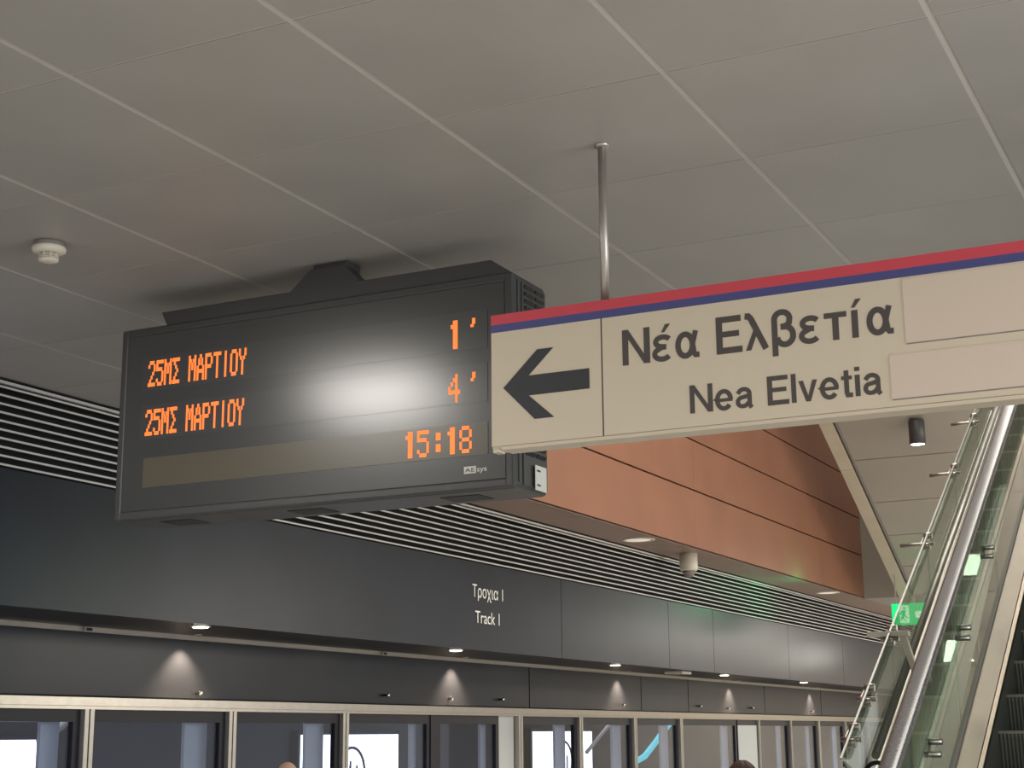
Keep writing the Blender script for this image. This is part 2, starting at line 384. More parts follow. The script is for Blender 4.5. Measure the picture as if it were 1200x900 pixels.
led("4", 3.315, 3.402, .0120, .0094, 'orange minutes figure four'); led("'", 3.208, 3.402, .0080, .0070, 'orange minute mark, lower')
led("15:18", 3.550, 3.157, .0122, .0088, 'orange clock reading')
lg = obj('maker_plate', B().box(DX-.0085, DX-.006, 3.176, 3.236, 2.940, 2.972), 'white', dd)
text_mesh('maker_lettering', 'AE', 'ink', dd, DX-.0087, 3.231, 3.181, 2.946, .020, depth=.001)
text_mesh('maker_lettering', 'sys', 'white', dd, DX-.0062, 3.172, 3.122, 2.946, .024, bold=.02, depth=.001)
# side face: ribs, louvre slots, sticker
obj('side_rib', B().box(DX+.028, DX+.048, Y0-.008, Y0+.004, Z0+.03, Z1-.03, .003), 'housing', dd)
sidep = obj('side_panel', B().box(DX+.075, DB-.02, Y0-.006, Y0+.004, Z0+.02, Z1-.03, .003), 'housing', dd)
for z in [3.02+.0335*i for i in range(24)]:
    for xa, xb in ((DX+.095, DX+.185), (DX+.205, DX+.295)):
        obj('vent_slot', B().prism([(xa, Y0-.006, z), (xb, Y0-.006, z), (xb, Y0-.016, z+.016), (xa, Y0-.016, z+.016)], (0, .004, .004)), 'housing2' , sidep)
obj('sticker', B().box(6.165, 6.28, Y0-.020, Y0-.017, 2.872, 2.985), 'white', dd, label='small white printed sticker')
for z in (2.965, 2.90): obj('print_mark', B().box(6.18, 6.215, Y0-.0215, Y0-.020, z-.008, z), 'ink', dd)
for yc in (4.93, 4.16, 3.32):
    obj('bottom_vent', B().box(6.10, 6.25, yc-.10, yc+.10, Z0-.003, Z0+.004), 'housing2', dd)

# --- hanging direction sign
SX = 5.192; SE = -.35
sg = thing('direction_sign', 'cream hanging direction sign with red and blue top stripes and black arrow', 'sign', (SX, 2.22, 2.87))
obj('sign_body', B().box(SX, SX+.09, SE, 2.68, 2.872, 3.402, .004), 'signw', sg)
obj('arrow_panel', B().box(SX-.004, SX, 2.2165, 2.68, 2.882, 3.333), 'signw', sg)
obj('name_panel', B().box(SX-.004, SX, SE, 2.2105, 2.882, 3.333), 'signw', sg)
obj('panel_joint', B().box(SX-.003, SX, 2.2105, 2.2165, 2.882, 3.333), 'ink', sg)
obj('red_stripe', B().box(SX-.005, SX+.091, SE, 2.681, 3.364, 3.404), 'red', sg)
obj('blue_stripe', B().box(SX-.005, SX, SE, 2.681, 3.333, 3.364), 'blue', sg)
obj('bottom_rail', B().box(SX-.007, SX+.09, SE, 2.64, 2.866, 2.880, .002), 'signw', sg)
obj('end_clip', B().box(SX-.005, SX+.04, 2.645, 2.675, 2.858, 2.873, .002), 'signw', sg)
ax = SX-.004
obj('arrow', B().prism([(ax, y, z) for y, z in ((2.628, 3.108), (2.482, 3.245), (2.414, 3.245), (2.520, 3.146), (2.266, 3.146), (2.266, 3.068), (2.520, 3.068), (2.414, 2.974), (2.496, 2.974))], (-.002, 0, 0)), 'arrow', sg)
LW = .158                     # stroke width over capital height
def arc(cx, cy, rx, ry, a0, a1, n=14): return [(cx+rx*math.cos(math.radians(a0+(a1-a0)*i/n)), cy+ry*math.sin(math.radians(a0+(a1-a0)*i/n))) for i in range(n+1)]
GL = {  # width, strokes (each a polyline with its own width), solid polygons
 'N': (.80, [([(.08, 0), (.08, 1)], LW), ([(.72, 0), (.72, 1)], LW)], [[(0, 1), (.17, 1), (.80, 0), (.63, 0)]]),
 'E': (.72, [([(.08, 0), (.08, 1)], LW), ([(0, .925), (.70, .925)], .15), ([(0, .52), (.64, .52)], .14), ([(0, .075), (.72, .075)], .15)], []),
 'e': (.62, [(arc(.31, .365, .235, .305, -38, -180, 10)+arc(.31, .365, .235, .305, 180, 0, 14), .145), ([(.10, .36), (.61, .36)], .11)], []),
 'a': (.64, [([(.09, .52)]+arc(.30, .50, .19, .165, 150, 0, 10)+[(.49, .10), (.56, .0)], .14), ([(.49, .44), (.30, .39)]+arc(.24, .225, .155, .155, 90, 270, 10)+[(.34, .08), (.49, .21)], .135)], []),
 'l': (.16, [([(.08, 0), (.08, 1)], .15)], []),
 'v': (.62, [], [[(0, .73), (.155, .73), (.31, .20), (.31, 0), (.235, 0)], [(.62, .73), (.465, .73), (.31, .20), (.31, 0), (.385, 0)]]),
 't': (.36, [([(.17, .92), (.17, .16), (.20, .075), (.36, .07)], .145), ([(0, .665), (.35, .665)], .12)], []),
 'i': (.16, [([(.08, 0), (.08, .73)], .15), ([(.08, .86), (.08, 1.0)], .15)], []),
 'έ': (.58, [(arc(.30, .535, .21, .135, 25, 255, 12)+[(.40, .385)], .13), ([(.40, .385), (.27, .385)]+arc(.28, .205, .225, .15, 115, 330, 14), .13)], [[(.26, .80), (.38, 1.02), (.53, 1.02), (.35, .80)]]),
 'ε': (.58, [(arc(.30, .535, .21, .135, 25, 255, 12)+[(.40, .385)], .13), ([(.40, .385), (.27, .385)]+arc(.28, .205, .225, .15, 115, 330, 14), .13)], []),
 'α': (.70, [(arc(.28, .365, .21, .30, 0, 360, 26), .14), ([(.59, .74), (.49, .38), (.53, .12), (.57, .07), (.68, .07)], .13)], []),
 'λ': (.64, [([(.0, .94), (.10, .93), (.17, .85), (.56, .0)], .15)], [[(.0, 0), (.15, 0), (.37, .55), (.28, .66)]]),
 'β': (.66, [([(.08, -.24), (.08, .72)]+arc(.29, .74, .21, .19, 180, 0, 12)+[(.48, .62), (.40, .55), (.25, .53)], .14), ([(.25, .53), (.38, .53)]+arc(.36, .29, .22, .24, 80, -170, 16), .14)], []),
 'τ': (.60, [([(.0, .665), (.60, .665)], .13), ([(.30, .70), (.30, .0)], .15)], []),
 'ί': (.34, [([(.12, 0), (.12, .73)], .15)], [[(.04, .80), (.16, 1.02), (.31, 1.02), (.13, .80)]]),
}
def letters(name, body, y0, y1, z0, zh, gap, heavy=1.):
    tot = sum(.30 if ch == ' ' else GL[ch][0] for ch in body)+gap*(len(body)-1); k = (y0-y1)/tot; x = 0
    for ch in body:
        if ch == ' ': x += .30+gap; continue
        wd, st, pg = GL[ch]; b = B()
        T = lambda p, d: (ax-d, y0-(x+p[0])*k, z0+p[1]*zh)
        lay = 0
        for pts, lw in st:
            lw *= heavy
            V = [Vector(p) for p in pts]; L_, R2 = [], []
            for i, p in enumerate(V):
                d1 = (V[i]-V[i-1]).normalized() if i else (V[1]-V[0]).normalized()
                d2 = (V[i+1]-V[i]).normalized() if i < len(V)-1 else d1
                if i == 0 or i == len(V)-1:
                    if (V[0]-V[-1]).length < 1e-4: d1 = (V[-1]-V[-2]).normalized(); d2 = (V[1]-V[0]).normalized()
                n1 = Vector((-d1.y, d1.x)); n2 = Vector((-d2.y, d2.x)); mt_ = (n1+n2).normalized(); q2 = lw/2/max(.5, mt_.dot(n1))
                L_.append(p+mt_*q2); R2.append(p-mt_*q2)
            dp = .0012+.0001*lay; lay += 1
            for side_ in (0,):
                F = [[b.bm.verts.new(T(p, dp)) for p in L_], [b.bm.verts.new(T(p, dp)) for p in R2]]
                G = [[b.bm.verts.new(T(p, 0)) for p in L_], [b.bm.verts.new(T(p, 0)) for p in R2]]
                for i in range(len(V)-1):
                    b.bm.faces.new((F[0][i], F[0][i+1], F[1][i+1], F[1][i])); b.bm.faces.new((F[0][i], G[0][i], G[0][i+1], F[0][i+1])); b.bm.faces.new((F[1][i], F[1][i+1], G[1][i+1], G[1][i]))
        for p in pg: b.prism([T(q3, 0) for q3 in p], (-.0012-.0001*lay, 0, 0)); lay += 1
        obj(name, b, 'letter', sg); x += wd+gap
letters('greek_letter', 'Νέα Ελβετία'.replace('Ν', 'N').replace('Ε', 'E'), 2.128, 1.118, 3.139, .136, .09, 1.13)
letters('latin_letter', 'Nea Elvetia', 1.870, 1.170, 2.931, .104, .085, 1.08)
for ya, yb, za, zb in ((1.082, SE+.1, 3.098, 3.326), (1.142, SE+.1, 2.908, 3.062)):
    f = obj('film_overlay', B().box(ax-.003, ax-.0005, yb, ya, za, zb), 'signw2', sg)
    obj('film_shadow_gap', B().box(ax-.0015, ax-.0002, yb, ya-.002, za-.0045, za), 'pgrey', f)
pl = B().tube([(SX+.045, 2.215, 3.40), (SX+.045, 2.215, H-.01)], .0165, 20)
obj('pole', pl, 'steeld', sg)
obj('ceiling_flange', B().lathe((SX+.045, 2.215, H-.002), [(0, -.012), (.027, -.012), (.029, -.004), (.029, 0), (0, 0)], 24), 'steeld', sg)

# --- smoke detector
sd = thing('smoke_detector', 'round white smoke detector on the ceiling left of the display', 'detector', (5.16, 4.97, H-.002))
c = (5.16, 4.97, H)
obj('base', B().lathe(c, [(0, 0), (.072, 0), (.072, -.026), (0, -.026)]), 'pgrey', sd)
obj('collar', B().lathe(c, [(0, -.024), (.074, -.024), (.078, -.030), (.076, -.044), (.060, -.054), (0, -.056)]), 'plastic', sd)
obj('sensor_core', B().lathe(c, [(0, -.05), (.034, -.05), (.034, -.085), (0, -.085)]), 'pgrey', sd)
for z in (-.062, -.070, -.078): obj('ring', B().lathe(c, [(.036, z-.002), (.046, z-.002), (.046, z+.001), (.036, z+.001), (.036, z-.002)]), 'plastic', sd)
obj('cap', B().lathe(c, [(0, -.083), (.046, -.083), (.045, -.090), (.030, -.096), (0, -.097)]), 'plastic', sd)
for k in range(8):
    a = k*PI/4+.2; obj('rib', B().box(c[0]+.041*math.cos(a)-.003, c[0]+.041*math.cos(a)+.003, c[1]+.041*math.sin(a)-.003, c[1]+.041*math.sin(a)+.003, H-.086, H-.052), 'plastic', sd)

# --- dome camera under the soffit strip
dc = thing('dome_camera', 'pale dome camera under the copper coloured edge above the louvre', 'camera', (18.6, 6.80, H-.002))
c = (18.6, 6.80, H-.002)
obj('camera_body', B().lathe(c, [(0, 0), (.115, 0), (.115, -.20), (.10, -.225), (0, -.225)]), 'plastic', dc)
obj('camera_dome', B().lathe(c, [(0, -.22), (.082, -.22), (.080, -.25), (.06, -.285), (.03, -.305), (0, -.31)]), 'pgrey', dc)
# --- recessed lights in the soffit strip
for (lx, ly, lb) in ((16.94, 6.81, 'flat round ceiling light left of the dome camera'), (25.1, 6.78, 'flat round ceiling light right of the dome camera')):
    t = thing('recessed_light', lb, 'ceiling light', (lx, ly, H-.002), 'round lights under the copper edge')
    obj('rim', B().lathe((lx, ly, H-.002), [(.16, 0), (.20, 0), (.19, -.012), (.155, -.012), (.16, 0)]), 'plastic', t)
    obj('lens', B().lathe((lx, ly, H-.002), [(0, -.002), (.158, -.002), (.15, -.008), (0, -.008)]), 'lampsoft', t)
# --- downlights and knobs of the track wall
names = ['first', 'second', 'third', 'fourth', 'fifth']
for k in range(5):
    lx = 9.40+3.98*k
    t = thing('downlight', '%s glowing round downlight from the left under the dark wall band' % names[k], 'downlight', (lx, 7.32, 2.622), 'downlights under the dark wall band')
    obj('rim', B().lathe((lx, 7.32, 2.622), [(.065, 0), (.08, 0), (.078, -.008), (.063, -.008), (.065, 0)], 20), 'steeld', t)
    obj('lens', B().lathe((lx, 7.32, 2.622), [(0, -.004), (.065, -.004), (.055, -.016), (0, -.020)], 20), 'lamp', t)
for k in range(6):
    lx = 10.15+4.55*k-(0 if k < 6 else 0)
    t = thing('wall_washer', '%s small spot of the row lighting a cone on the lower wall band' % (names+['sixth'])[k], 'downlight', (lx, 7.93, 2.622), 'small spots above the light cones')
    obj('rim', B().lathe((lx, 7.93, 2.622), [(.02, 0), (.035, 0), (.034, -.008), (.018, -.008), (.02, 0)], 16), 'steeld', t)
    l = bpy.data.lights.new('washer_spot', 'SPOT'); l.energy = 150; l.spot_size = math.radians(100); l.spot_blend = .75; l.color = (1, .70, .42); l.shadow_soft_size = .012
    o = bpy.data.objects.new('washer_spot', l); COL.objects.link(o); o.location = (lx, 7.94, 2.612); o.rotation_euler = (math.radians(8), 0, 0)
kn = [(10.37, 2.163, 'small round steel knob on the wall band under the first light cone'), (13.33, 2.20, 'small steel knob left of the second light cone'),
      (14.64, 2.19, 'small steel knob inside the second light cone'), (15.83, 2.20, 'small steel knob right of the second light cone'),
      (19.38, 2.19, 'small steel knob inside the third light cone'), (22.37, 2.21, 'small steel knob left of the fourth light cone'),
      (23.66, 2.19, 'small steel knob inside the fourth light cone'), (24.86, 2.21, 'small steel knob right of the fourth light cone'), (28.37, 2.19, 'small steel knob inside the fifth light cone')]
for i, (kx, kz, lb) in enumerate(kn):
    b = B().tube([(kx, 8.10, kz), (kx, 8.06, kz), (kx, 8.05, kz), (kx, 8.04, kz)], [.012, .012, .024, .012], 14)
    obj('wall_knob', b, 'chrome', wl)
sp = thing('soffit_speaker', 'flat white box fixed under the dark wall band', 'speaker', (19.83, 7.45, 2.622))
obj('body', B().box(19.65, 20.0, 7.32, 7.58, 2.585, 2.622, .008), 'plastic', sp); obj('grille', B().box(19.70, 19.95, 7.36, 7.54, 2.580, 2.586), 'pgrey', sp)
for k, lx in enumerate((9.0, 13.25)):
    t = thing('rail_clip', ['small black clip on the thin rail left of the first downlight', 'small black clip on the thin rail left of the second downlight'][k], 'clip', (lx+.0, 8.06, 2.585))
    obj('clip_body', B().box(lx-.04, lx+.04, 8.045, 8.07, 2.592, 2.612), 'frame', t); obj('clip_lip', B().box(lx-.045, lx-.03, 8.04, 8.07, 2.588, 2.618), 'steel', t)

# --- black cylinder spotlight on the sloping slab
t = thing('cylinder_spotlight', 'black cylinder spotlight hanging from the sloping grey panels', 'spotlight', (21.9, 4.52, 6.0))
c = (21.7, 4.46, 6.13)
obj('stem', B().tube([(c[0], c[1], c[2]-.05), (c[0], c[1], c[2]-.012)], .02), 'housing', t)
obj('can', B().lathe((c[0], c[1], c[2]-.38), [(0, .35), (.10, .35), (.112, .33), (.112, 0), (.10, 0), (.10, .02), (0, .02)]), 'housing', t)
obj('lens', B().lathe((c[0], c[1], c[2]-.38), [(0, .004), (.097, .004), (.09, .012), (0, .012)]), 'wallwash', t)

# --- exit sign
EX = 25.3
t = thing('exit_sign', 'green illuminated exit sign with white running figure seen through the escalator glass', 'sign', (EX, 5.52, 3.83))
obj('case', B().box(EX, EX+.10, 5.25, 5.80, 3.49, 3.83, .008), 'green', t)
obj('hanger', B().box(EX+.03, EX+.05, 5.30, 5.32, 3.83, 4.30).box(EX+.03, EX+.05, 5.72, 5.74, 3.83, 4.30), 'steeld', t)
q = EX-.002
obj('door_symbol', B().box(q-.003, q, 5.52, 5.67, 3.52, 3.80), 'exitw', t)
man = B().prism([(q-.004, y, z) for y, z in ((5.615, 3.72), (5.575, 3.72), (5.575, 3.65), (5.54, 3.60), (5.55, 3.585), (5.60, 3.63), (5.60, 3.60), (5.56, 3.54), (5.58, 3.53), (5.62, 3.59), (5.66, 3.56), (5.65, 3.60), (5.63, 3.63), (5.63, 3.68), (5.66, 3.65), (5.665, 3.67), (5.635, 3.715))], (-.002, 0, 0))
man.tube([(q-.002, 5.59, 3.755), (q-.006, 5.59, 3.755)], .02, 12)
obj('running_figure', man, 'green', t)
obj('arrow_symbol', B().prism([(q, y, z) for y, z in ((5.33, 3.74), (5.30, 3.66), (5.27, 3.66), (5.27, 3.60), (5.30, 3.60), (5.33, 3.54), (5.33, 3.58), (5.42, 3.60), (5.42, 3.70), (5.33, 3.70))], (-.003, 0, 0)), 'exitw', t)
gl_ = area('exit_sign_glow', (22.6, 6.3, 3.80), .5, .3, 5, (.05, 1, .35), (PI/2, 0, 0))

# --- light boxes on the tunnel wall
for k, (xa, lb) in enumerate(((9.45, 'leftmost bright white panel behind the platform glass, no emblem in view'), (15.91, 'bright white panel with thin ring emblem behind the double door'), (22.30, 'bright white panel with thin ring emblem, farther right'))):
    xb = xa+2.27; yb = 10.82
    t = thing('light_box', lb, 'light box', (xa, 10.95, .55), 'bright panels behind the platform glass')
    zt = 1.80+.03*k
    obj('case', B().box(xa-.06, xb+.06, yb+.012, 10.94, .5, zt+.05), 'frame', t)
    obj('face', B().box(xa, xb, yb, yb+.012, .56, zt), 'box', t)
    if k:
        cx = xa+1.12; r = B(); cz = zt-.46; ring = [(cx+.30*math.cos(a), yb-.006, cz+.30*math.sin(a)) for a in [2*PI*i/40 for i in range(41)]]
        r.tube(ring, .020, 6, cap=False)
        r.tube([(cx-.08, yb-.006, cz-.15), (cx-.03, yb-.006, cz+.13), (cx-.03, yb-.006, cz-.12), (cx+.05, yb-.006, cz-.17)], .016, 6)
        r.tube([(cx+.12, yb-.006, cz+.08), (cx+.12, yb-.006, cz-.16)], .016, 6)
        obj('ring_emblem', r, 'ink', t)
# reflections in the glass, shaped as pale rods and a glowing teal rod behind it
obj('pale_streak', B().tube([(10.2, 9.6, 1.78), (11.0, 9.6, 2.2)], .035, 10), 'plastic', base=(10.6, 9.6, 1.9), label='pale diagonal rod standing in for a reflection in the glass above the leftmost bright panel', cat='reflection streak')
obj('pale_streak', B().tube([(21.6, 9.6, 1.55), (22.9, 9.6, 2.15)], .03, 10), 'plastic', base=(22.2, 9.6, 1.9), label='thin pale diagonal rod standing in for a reflection in the third bay right of the double door', cat='reflection streak')
obj('teal_streak', B().tube([(23.2, 9.5, 1.37), (23.65, 9.5, 1.46), (24.2, 9.5, 1.70), (24.7, 9.5, 1.94), (25.0, 9.5, 2.06)], [.04, .05, .05, .055, .06], 12), 'teal', base=(23.6, 9.5, 1.8), label='leaning glowing teal rod standing in for a reflection in the platform glass', cat='light tube')

# --- escalator
SLO = .561
def zrail(x): return 1.683+SLO*(x-6.985)
def zdeck(x): return 1.64+SLO*(x-8.33)
def znose(x): return 1.80+SLO*(x-8.834)
XB, XT = 5.7, 14.6
es = thing('escalator', 'steel escalator with glass sides and dark steps rising at the right edge', 'escalator', (5.0, .98, 0))
def side(y, s):    # y: glass plane; s=+1 steps lie towards -Y
    rail = B(); pr = []
    pts = [(XB-.55, y, .35)] + [(XB-.55-.33*math.sin(a), y, .64-.30*math.cos(a)) for a in [i*PI/8 for i in range(1, 8)]] + [(XB-.45, y, zrail(XB)-.04), (XB, y, zrail(XB)), (XT, y, zrail(XT))]
    b = rail
    # flattened handrail section
    P = [Vector(p) for p in pts]; rings = []
    for i, p in enumerate(P):
        tg = (P[min(i+1, len(P)-1)]-P[max(i-1, 0)]).normalized(); n = Vector((-tg.z, 0, tg.x))
        sec = [(-.045, -.012), (-.045, .004), (-.032, .014), (.032, .014), (.045, .004), (.045, -.012), (.030, -.022), (-.030, -.022)]
        rings.append([b.bm.verts.new(p+Vector((0, a, 0))+n*c2) for a, c2 in sec])
    for A, C in zip(rings, rings[1:]):
        for k in range(8): b.bm.faces.new((A[k], A[(k+1) % 8], C[(k+1) % 8], C[k])).smooth = True
    b.bm.faces.new(rings[0]); b.bm.faces.new(rings[-1])
    obj('handrail', rail, 'rubber', es)
    gxs = [XB, 7.1, 8.6, 10.1, 11.6, 13.1, XT]
    for a, c2 in zip(gxs, gxs[1:]):
        a += .006; c2 -= .006
        obj('glass_panel', B().prism([(a, y-.005, zdeck(a)+.005), (c2, y-.005, zdeck(c2)+.005), (c2, y-.005, zrail(c2)-.03), (a, y-.005, zrail(a)-.03)], (0, .010, 0)), 'eg', es)
    obj('rail_track', B().prism([(XB, y-.014, zrail(XB)-.04), (XT, y-.014, zrail(XT)-.04), (XT, y-.014, zrail(XT)-.02), (XB, y-.014, zrail(XB)-.02)], (0, .028, 0)), 'pgrey', es)
    obj('gasket', B().prism([(XB, y-.014, zdeck(XB)-.03), (XT, y-.014, zdeck(XT)-.03), (XT, y-.014, zdeck(XT)+.016), (XB, y-.014, zdeck(XB)+.016)], (0, .028, 0)), 'pgrey', es)
    ya, yb = (y-.014, y-.122) if s > 0 else (y+.014, y+.122)
    dx = [XB, 8.0, 10.4, 12.8, XT]
    for a, c2 in zip(dx, dx[1:]):
        obj('deck_panel', B().prism([(a+.002, ya, zdeck(a)), (c2-.002, ya, zdeck(c2)), (c2-.002, ya, zdeck(c2)-.02), (a+.002, ya, zdeck(a)-.02)], (0, yb-ya, 0)), 'deck', es)
    yc = yb-.006*s; yd = yb-.028*s
    obj('moulding', B().prism([(XB, yc, zdeck(XB)+.002), (XT, yc, zdeck(XT)+.002), (XT, yc, zdeck(XT)-.03), (XB, yc, zdeck(XB)-.03)], (0, yd-yc, 0)), 'mould', es)
    obj('skirt', B().prism([(XB, yd, zdeck(XB)-.01), (XT, yd, zdeck(XT)-.01), (XT, yd, zdeck(XT)-.45), (XB, yd, zdeck(XB)-.45)], (0, .006*s, 0)), 'step', es)
    yo = y+.014*s
    obj('outer_cladding', B().prism([(XB, yo, zdeck(XB)), (XT, yo, zdeck(XT)), (XT, yo, zdeck(XT)-.9), (XB+.9, yo, .0), (XB-.4, yo, .0)], (0, -.01*s, 0)), 'steeld', es)
    if s > 0:
        for xf in (9.86, 8.88, 7.89):
            zf = zdeck(xf)+.45*(zrail(xf)-zdeck(xf)) if xf > 8 else zdeck(xf)+.3
            obj('glass_clamp', B().tube([(xf, y-.03, zf), (xf, y+.05, zf)], .016, 10).tube([(xf+.05, y-.03, zf+.06), (xf+.05, y+.05, zf+.06)], .016, 10).box(xf-.01, xf+.06, y+.03, y+.045, zf-.01, zf+.07), 'steel', es)
side(1.64, 1); side(.36, -1)
st0 = None
for k in range(-8, 17):
    xn = 8.834+.3565*k; zn = 1.80+.2*k
    if st0 is None:
        # one step: riser, tread, and a paler nosing bar as sub-part
        b = B().box(0, .37, -.495, .495, -.03, 0).prism([(0, -.495, 0), (.03, -.495, -.205), (.045, -.495, -.205), (.015, -.495, 0)], (0, .99, 0))
        st0 = obj('step', b, 'step', es, base=(0, 0, 0)); WL[st0.name] = Vector((0, 0, 0))
        ns = obj('nosing', B().box(-.004, .012, -.495, .495, -.012, .003), 'stepn', st0, base=(0, 0, 0)); st0.location = Vector((xn, 1.0, zn))-WL[es.name]; ns.location = (0, 0, 0)
    else:
        o = st0.copy(); COL.objects.link(o); o.parent = es; o.location = Vector((xn, 1.0, zn))-WL[es.name]
        n2 = ns.copy(); COL.objects.link(n2); n2.parent = o
obj('truss', B().prism([(XB-.6, .375, .0), (XB+.6, .375, .0), (XT, .375, zdeck(XT)-.95), (XT, .375, zdeck(XT)-.5), (XB+.4, .375, zdeck(XB+.4)-.5)], (0, 1.25, 0)), 'steeld', es)

# --- glass guard with spider fittings beside the escalator
GY = 2.38
def zg(x): return 1.652+.5665*(x-8.9)
gg = thing('glass_guard', 'tall sloping glass guard with steel point fittings left of the escalator handrail', 'glass guard', (8.9, GY, 0))
gx = [8.9, 10.33, 11.68, 12.95, 14.2, 15.4]
for a, c2 in zip(gx, gx[1:]):
    a += .005; c2 -= .005; lo = lambda x: max(0.05, zg(x)-1.25)
    P = [(a, GY-.006, lo(a)), (c2, GY-.006, lo(c2)), (c2, GY-.006, zg(c2)), (a, GY-.006, zg(a))]
    obj('glass_panel', B().prism(P, (0, .012, 0)), 'eg', gg)
ed = [(8.9, GY-.006, zg(8.9)-.002), (15.4, GY-.006, zg(15.4)-.002), (15.4, GY-.006, zg(15.4)+.008), (8.9, GY-.006, zg(8.9)+.008)]
obj('top_edge', B().prism(ed, (0, .012, 0)), 'edge', gg)
obj('end_edge', B().box(8.885, 8.90, GY-.010, GY+.010, .05, zg(8.9)), 'steeld', gg)
obj('inner_rail', B().tube([(9.35, GY-.09, zg(9.35)-.24), (15.3, GY-.09, zg(15.3)-.24)], .026, 12), 'edge', gg)
obj('second_rail', B().prism([(9.2, GY-.05, zg(9.2)-.42), (15.3, GY-.05, zg(15.3)-.42), (15.3, GY-.05, zg(15.3)-.49), (9.2, GY-.05, zg(9.2)-.49)], (0, .012, 0)), 'steel', gg)
obj('stringer', B().prism([(8.9, GY-.04, .0), (9.3, GY-.04, .0), (15.4, GY-.04, zg(15.4)-1.35), (15.4, GY-.04, zg(15.4)-1.2), (8.9, GY-.04, zg(8.9)-1.2)], (0, .03, 0)), 'steeld', gg)
for k, xf in enumerate((14.06, 12.95, 11.68, 10.33, 9.62, 9.2)):
    for dz, L in ((-.06, .20 if k < 3 else .07), (-.62, .05)):
        z = zg(xf)+dz
        f = obj('spider_fitting', B().tube([(xf, GY-.05, z), (xf, GY+L, z)], .016, 10), 'steel', gg)
        obj('disc', B().tube([(xf+.05, GY-.03, z+.07), (xf+.05, GY+.03, z+.07)], .026, 12).tube([(xf-.05, GY-.03, z-.02), (xf-.05, GY+.03, z-.02)], .026, 12)
            .tube([(xf+.05, GY+.02, z+.07), (xf, GY+.05, z), (xf-.05, GY+.02, z-.02)], .010, 8), 'steel', f)
# large bracket
f = obj('corner_bracket', B().box(10.28, 10.36, GY-.12, GY+.15, 2.415, 2.45, .004).prism([(10.30, GY-.10, 2.42), (10.30, GY-.06, 2.42), (10.30, GY-.13, 2.16), (10.30, GY-.17, 2.16)], (.05, 0, 0)).box(10.30, 10.35, GY-.24, GY-.12, 2.12, 2.17), 'plastic', gg)
obj('newel_ring', B().tube([(9.25+.0*i, GY-.12-.11*math.sin(a), 1.45+.18*math.cos(a)) for i, a in enumerate([PI*j/12-PI/2 for j in range(13)])], .014, 8), 'frame', gg)
obj('support_arm', B().tube([(9.0, GY-.02, 1.57), (9.0, GY+.22, 1.57)], .032, 14), 'mould', gg)

# --- luminaires of the far hall seen through the escalator glass
t = thing('linear_lamp', 'bright rectangular lamp on the sloping panels behind the escalator glass', 'lamp', (25.2, 4.35, 4.4))
xa = 25.2; obj('case', B().prism([(xa-.3, 4.25, zs(xa-.3)-.03), (xa+.3, 4.25, zs(xa+.3)-.03), (xa+.3, 4.25, zs(xa+.3)-.003), (xa-.3, 4.25, zs(xa-.3)-.003)], (0, .42, 0)), 'steeld', t)
obj('lens', B().prism([(xa-.27, 4.28, zs(xa-.27)-.04), (xa+.27, 4.28, zs(xa+.27)-.04), (xa+.27, 4.28, zs(xa+.27)-.03), (xa-.27, 4.28, zs(xa-.27)-.03)], (0, .36, 0)), 'wallwash', t)
t = thing('wall_shelf_lamp', 'horizontal steel bar with bright lamp behind the lower escalator glass', 'lamp', (30, 5.65, 2.98))
obj('bar', B().box(29.9, 30.1, 5.25, 6.05, 2.98, 3.08).box(30.0, 30.05, 5.30, 5.35, 3.08, 4.04).box(30.0, 30.05, 5.95, 6.0, 3.08, 4.04), 'steeld', t)
obj('lens', B().prism([(29.93, 5.40, 3.08), (29.93, 5.95, 3.08), (29.93, 5.86, 3.48), (29.93, 5.72, 3.48)], (.1, 0, 0)), 'wallwash', t, label='bright tapering lamp shade')

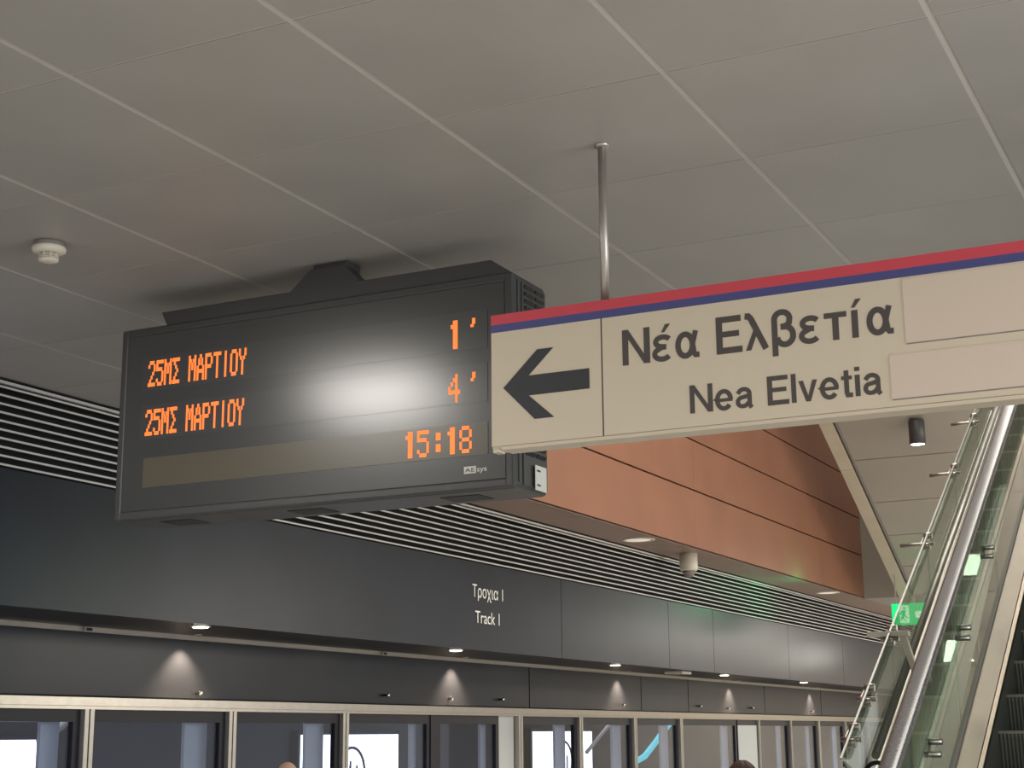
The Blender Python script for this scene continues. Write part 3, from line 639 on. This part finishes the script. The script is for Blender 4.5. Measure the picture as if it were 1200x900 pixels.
# ---------------------------------------------------------------- people (only the crowns of their heads reach the frame)
def person(name, label, x, y, h, face, hairmat, coat, bald=False):
    k = h/1.75
    t = thing(name, label, 'person', (x, y, 0))
    def skin(nm, joints, edges, mt_, parent=t, sub=2):
        me = bpy.data.meshes.new(nm); me.from_pydata([Vector(j[0])*k for j in joints], edges, []); o = bpy.data.objects.new(nm, me); COL.objects.link(o)
        md = o.modifiers.new('s', 'SKIN'); sl = me.skin_vertices[0].data
        for v, j in zip(sl, joints): v.radius = (j[1]*k, j[2]*k if len(j) > 2 else j[1]*k)
        sl[0].use_root = True
        o.modifiers.new('u', 'SUBSURF').levels = sub
        dg = bpy.context.evaluated_depsgraph_get(); dg.update(); m2 = bpy.data.meshes.new_from_object(o.evaluated_get(dg)); bpy.data.objects.remove(o)
        for p in m2.polygons: p.use_smooth = True
        m2.materials.clear(); m2.materials.append(MT[mt_]); o = bpy.data.objects.new(nm, m2); COL.objects.link(o); o.parent = parent
        WL[o.name] = WL[t.name]; return o
    J = [((0, 0, .95), .15, .11), ((0, 0, 1.15), .14, .10), ((0, 0, 1.38), .16, .10), ((0, 0, 1.47), .06), ((.015, 0, 1.55), .055),
         ((0, .17, 1.41), .058), ((0, .22, 1.14), .045), ((.06, .23, .90), .034), ((.08, .23, .83), .030),
         ((0, -.17, 1.41), .058), ((0, -.22, 1.14), .045), ((.06, -.23, .90), .034), ((.08, -.23, .83), .030),
         ((0, .09, .88), .095), ((.01, .10, .48), .062), ((-.01, .10, .09), .042), ((.10, .11, .035), .038),
         ((0, -.09, .88), .095), ((.01, -.10, .48), .062), ((-.01, -.10, .09), .042), ((.10, -.11, .035), .038)]
    E_ = [(0, 1), (1, 2), (2, 3), (3, 4), (2, 5), (5, 6), (6, 7), (7, 8), (2, 9), (9, 10), (10, 11), (11, 12), (0, 13), (13, 14), (14, 15), (15, 16), (0, 17), (17, 18), (18, 19), (19, 20)]
    body = skin('body', J, E_, coat)
    # head: shaped sphere
    bm = bmesh.new(); bmesh.ops.create_uvsphere(bm, u_segments=28, v_segments=20, radius=1)
    for v in bm.verts:
        px, py, pz = v.co
        sx_ = .098*(1-.10*max(0, -pz)); sy_ = .076*(1-.28*max(0, -pz)**1.5)
        if px > 0 and pz < 0: sx_ *= 1+.04*(-pz)
        v.co = (px*sx_, py*sy_, pz*.118)
        d = math.hypot(py*.076, pz*.118+.018)
        if px > .6 and d < .026: v.co.x += .022*(1-d/.026)                       # nose
        if px > .6 and abs(v.co.z-.012) < .014 and abs(abs(v.co.y)-.030) < .014: v.co.x -= .007   # eye sockets
        v.co += Vector((.02, 0, 1.632))
        v.co *= k
    b = B(); b.bm.free(); b.bm = bm
    WLb = WL[t.name]
    bmesh.ops.translate(bm, verts=bm.verts, vec=WLb)
    for f in bm.faces: f.smooth = True
    head = obj('head', b, 'skin', t)
    for s in (1, -1):
        obj('ear', B().tube([WLb+Vector((.015, s*.070, 1.60))*k, WLb+Vector((.005, s*.082, 1.625))*k, WLb+Vector((.0, s*.082, 1.655))*k], [.010*k, .016*k, .010*k], 8), 'skin', head)
        obj('eye', B().lathe(WLb+Vector((.107, s*.030, 1.644))*k, [(0, .010), (.008, .006), (.011, 0), (.008, -.006), (0, -.010)], 10), 'white', head)
        hx = [((.08, s*.23, .845), .030, .018), ((.09, s*.23, .775), .034, .016)]
        hand = skin('hand', hx+[((.075+.020*i, s*.232, .765), .009) for i in range(0)], [(0, 1)], 'skin', sub=1)
        for i in range(4):
            xx = .062+.019*i; L = (.060, .070, .075, .062)[i]
            skin('finger', [((xx, s*.23, .775), .0085), ((xx+.004, s*.226, .775-L*.5), .008), ((xx+.010, s*.216, .775-L), .0065)], [(0, 1), (1, 2)], 'skin', hand, 1)
        skin('thumb', [((.105, s*.222, .815), .010), ((.130, s*.212, .785), .0095), ((.135, s*.206, .755), .008)], [(0, 1), (1, 2)], 'skin', hand, 1)
        obj('shoe', B().box(*(sorted((WLb.x-.06*k, WLb.x+.20*k))), *(sorted((WLb.y+s*.06*k, WLb.y+s*.16*k))), .0, .075*k, .03*k), 'shoe', t)
        skin('trouser_leg', [((0, s*.088, .93), .108), ((.01, s*.10, .48), .076), ((-.01, s*.10, .10), .058)], [(0, 1), (1, 2)], 'trous', t, 2)
    if not bald:
        bm = bmesh.new(); bmesh.ops.create_uvsphere(bm, u_segments=32, v_segments=22, radius=1)
        for v in list(bm.verts):
            px, py, pz = v.co
            v.co = Vector((px*.110-.004, py*.090, pz*.124))*(1+.02*math.sin(9*math.atan2(py, px)))+Vector((.010, 0, 1.640)); v.co *= k
        kill = [v for v in bm.verts if (v.co.x/k > .055 and v.co.z/k < 1.69) or v.co.z/k < 1.56]
        bmesh.ops.delete(bm, geom=kill, context='VERTS'); bmesh.ops.translate(bm, verts=bm.verts, vec=WLb)
        for f in bm.faces: f.smooth = True
        b = B(); b.bm.free(); b.bm = bm; hr = obj('hair', b, hairmat, t)
        hr.modifiers.new('th', 'SOLIDIFY').thickness = .006
    t.rotation_euler = (0, 0, face)
    return t
person('person', 'person with brown hair whose crown shows before the platform glass', 7.30, 2.43, 1.663, math.radians(20), 'hair', 'cloth')
person('person', 'bald person whose crown shows before the glass left of the double door', 7.5, 5.19, 1.665, math.radians(40), 'hair', 'cloth2', True)
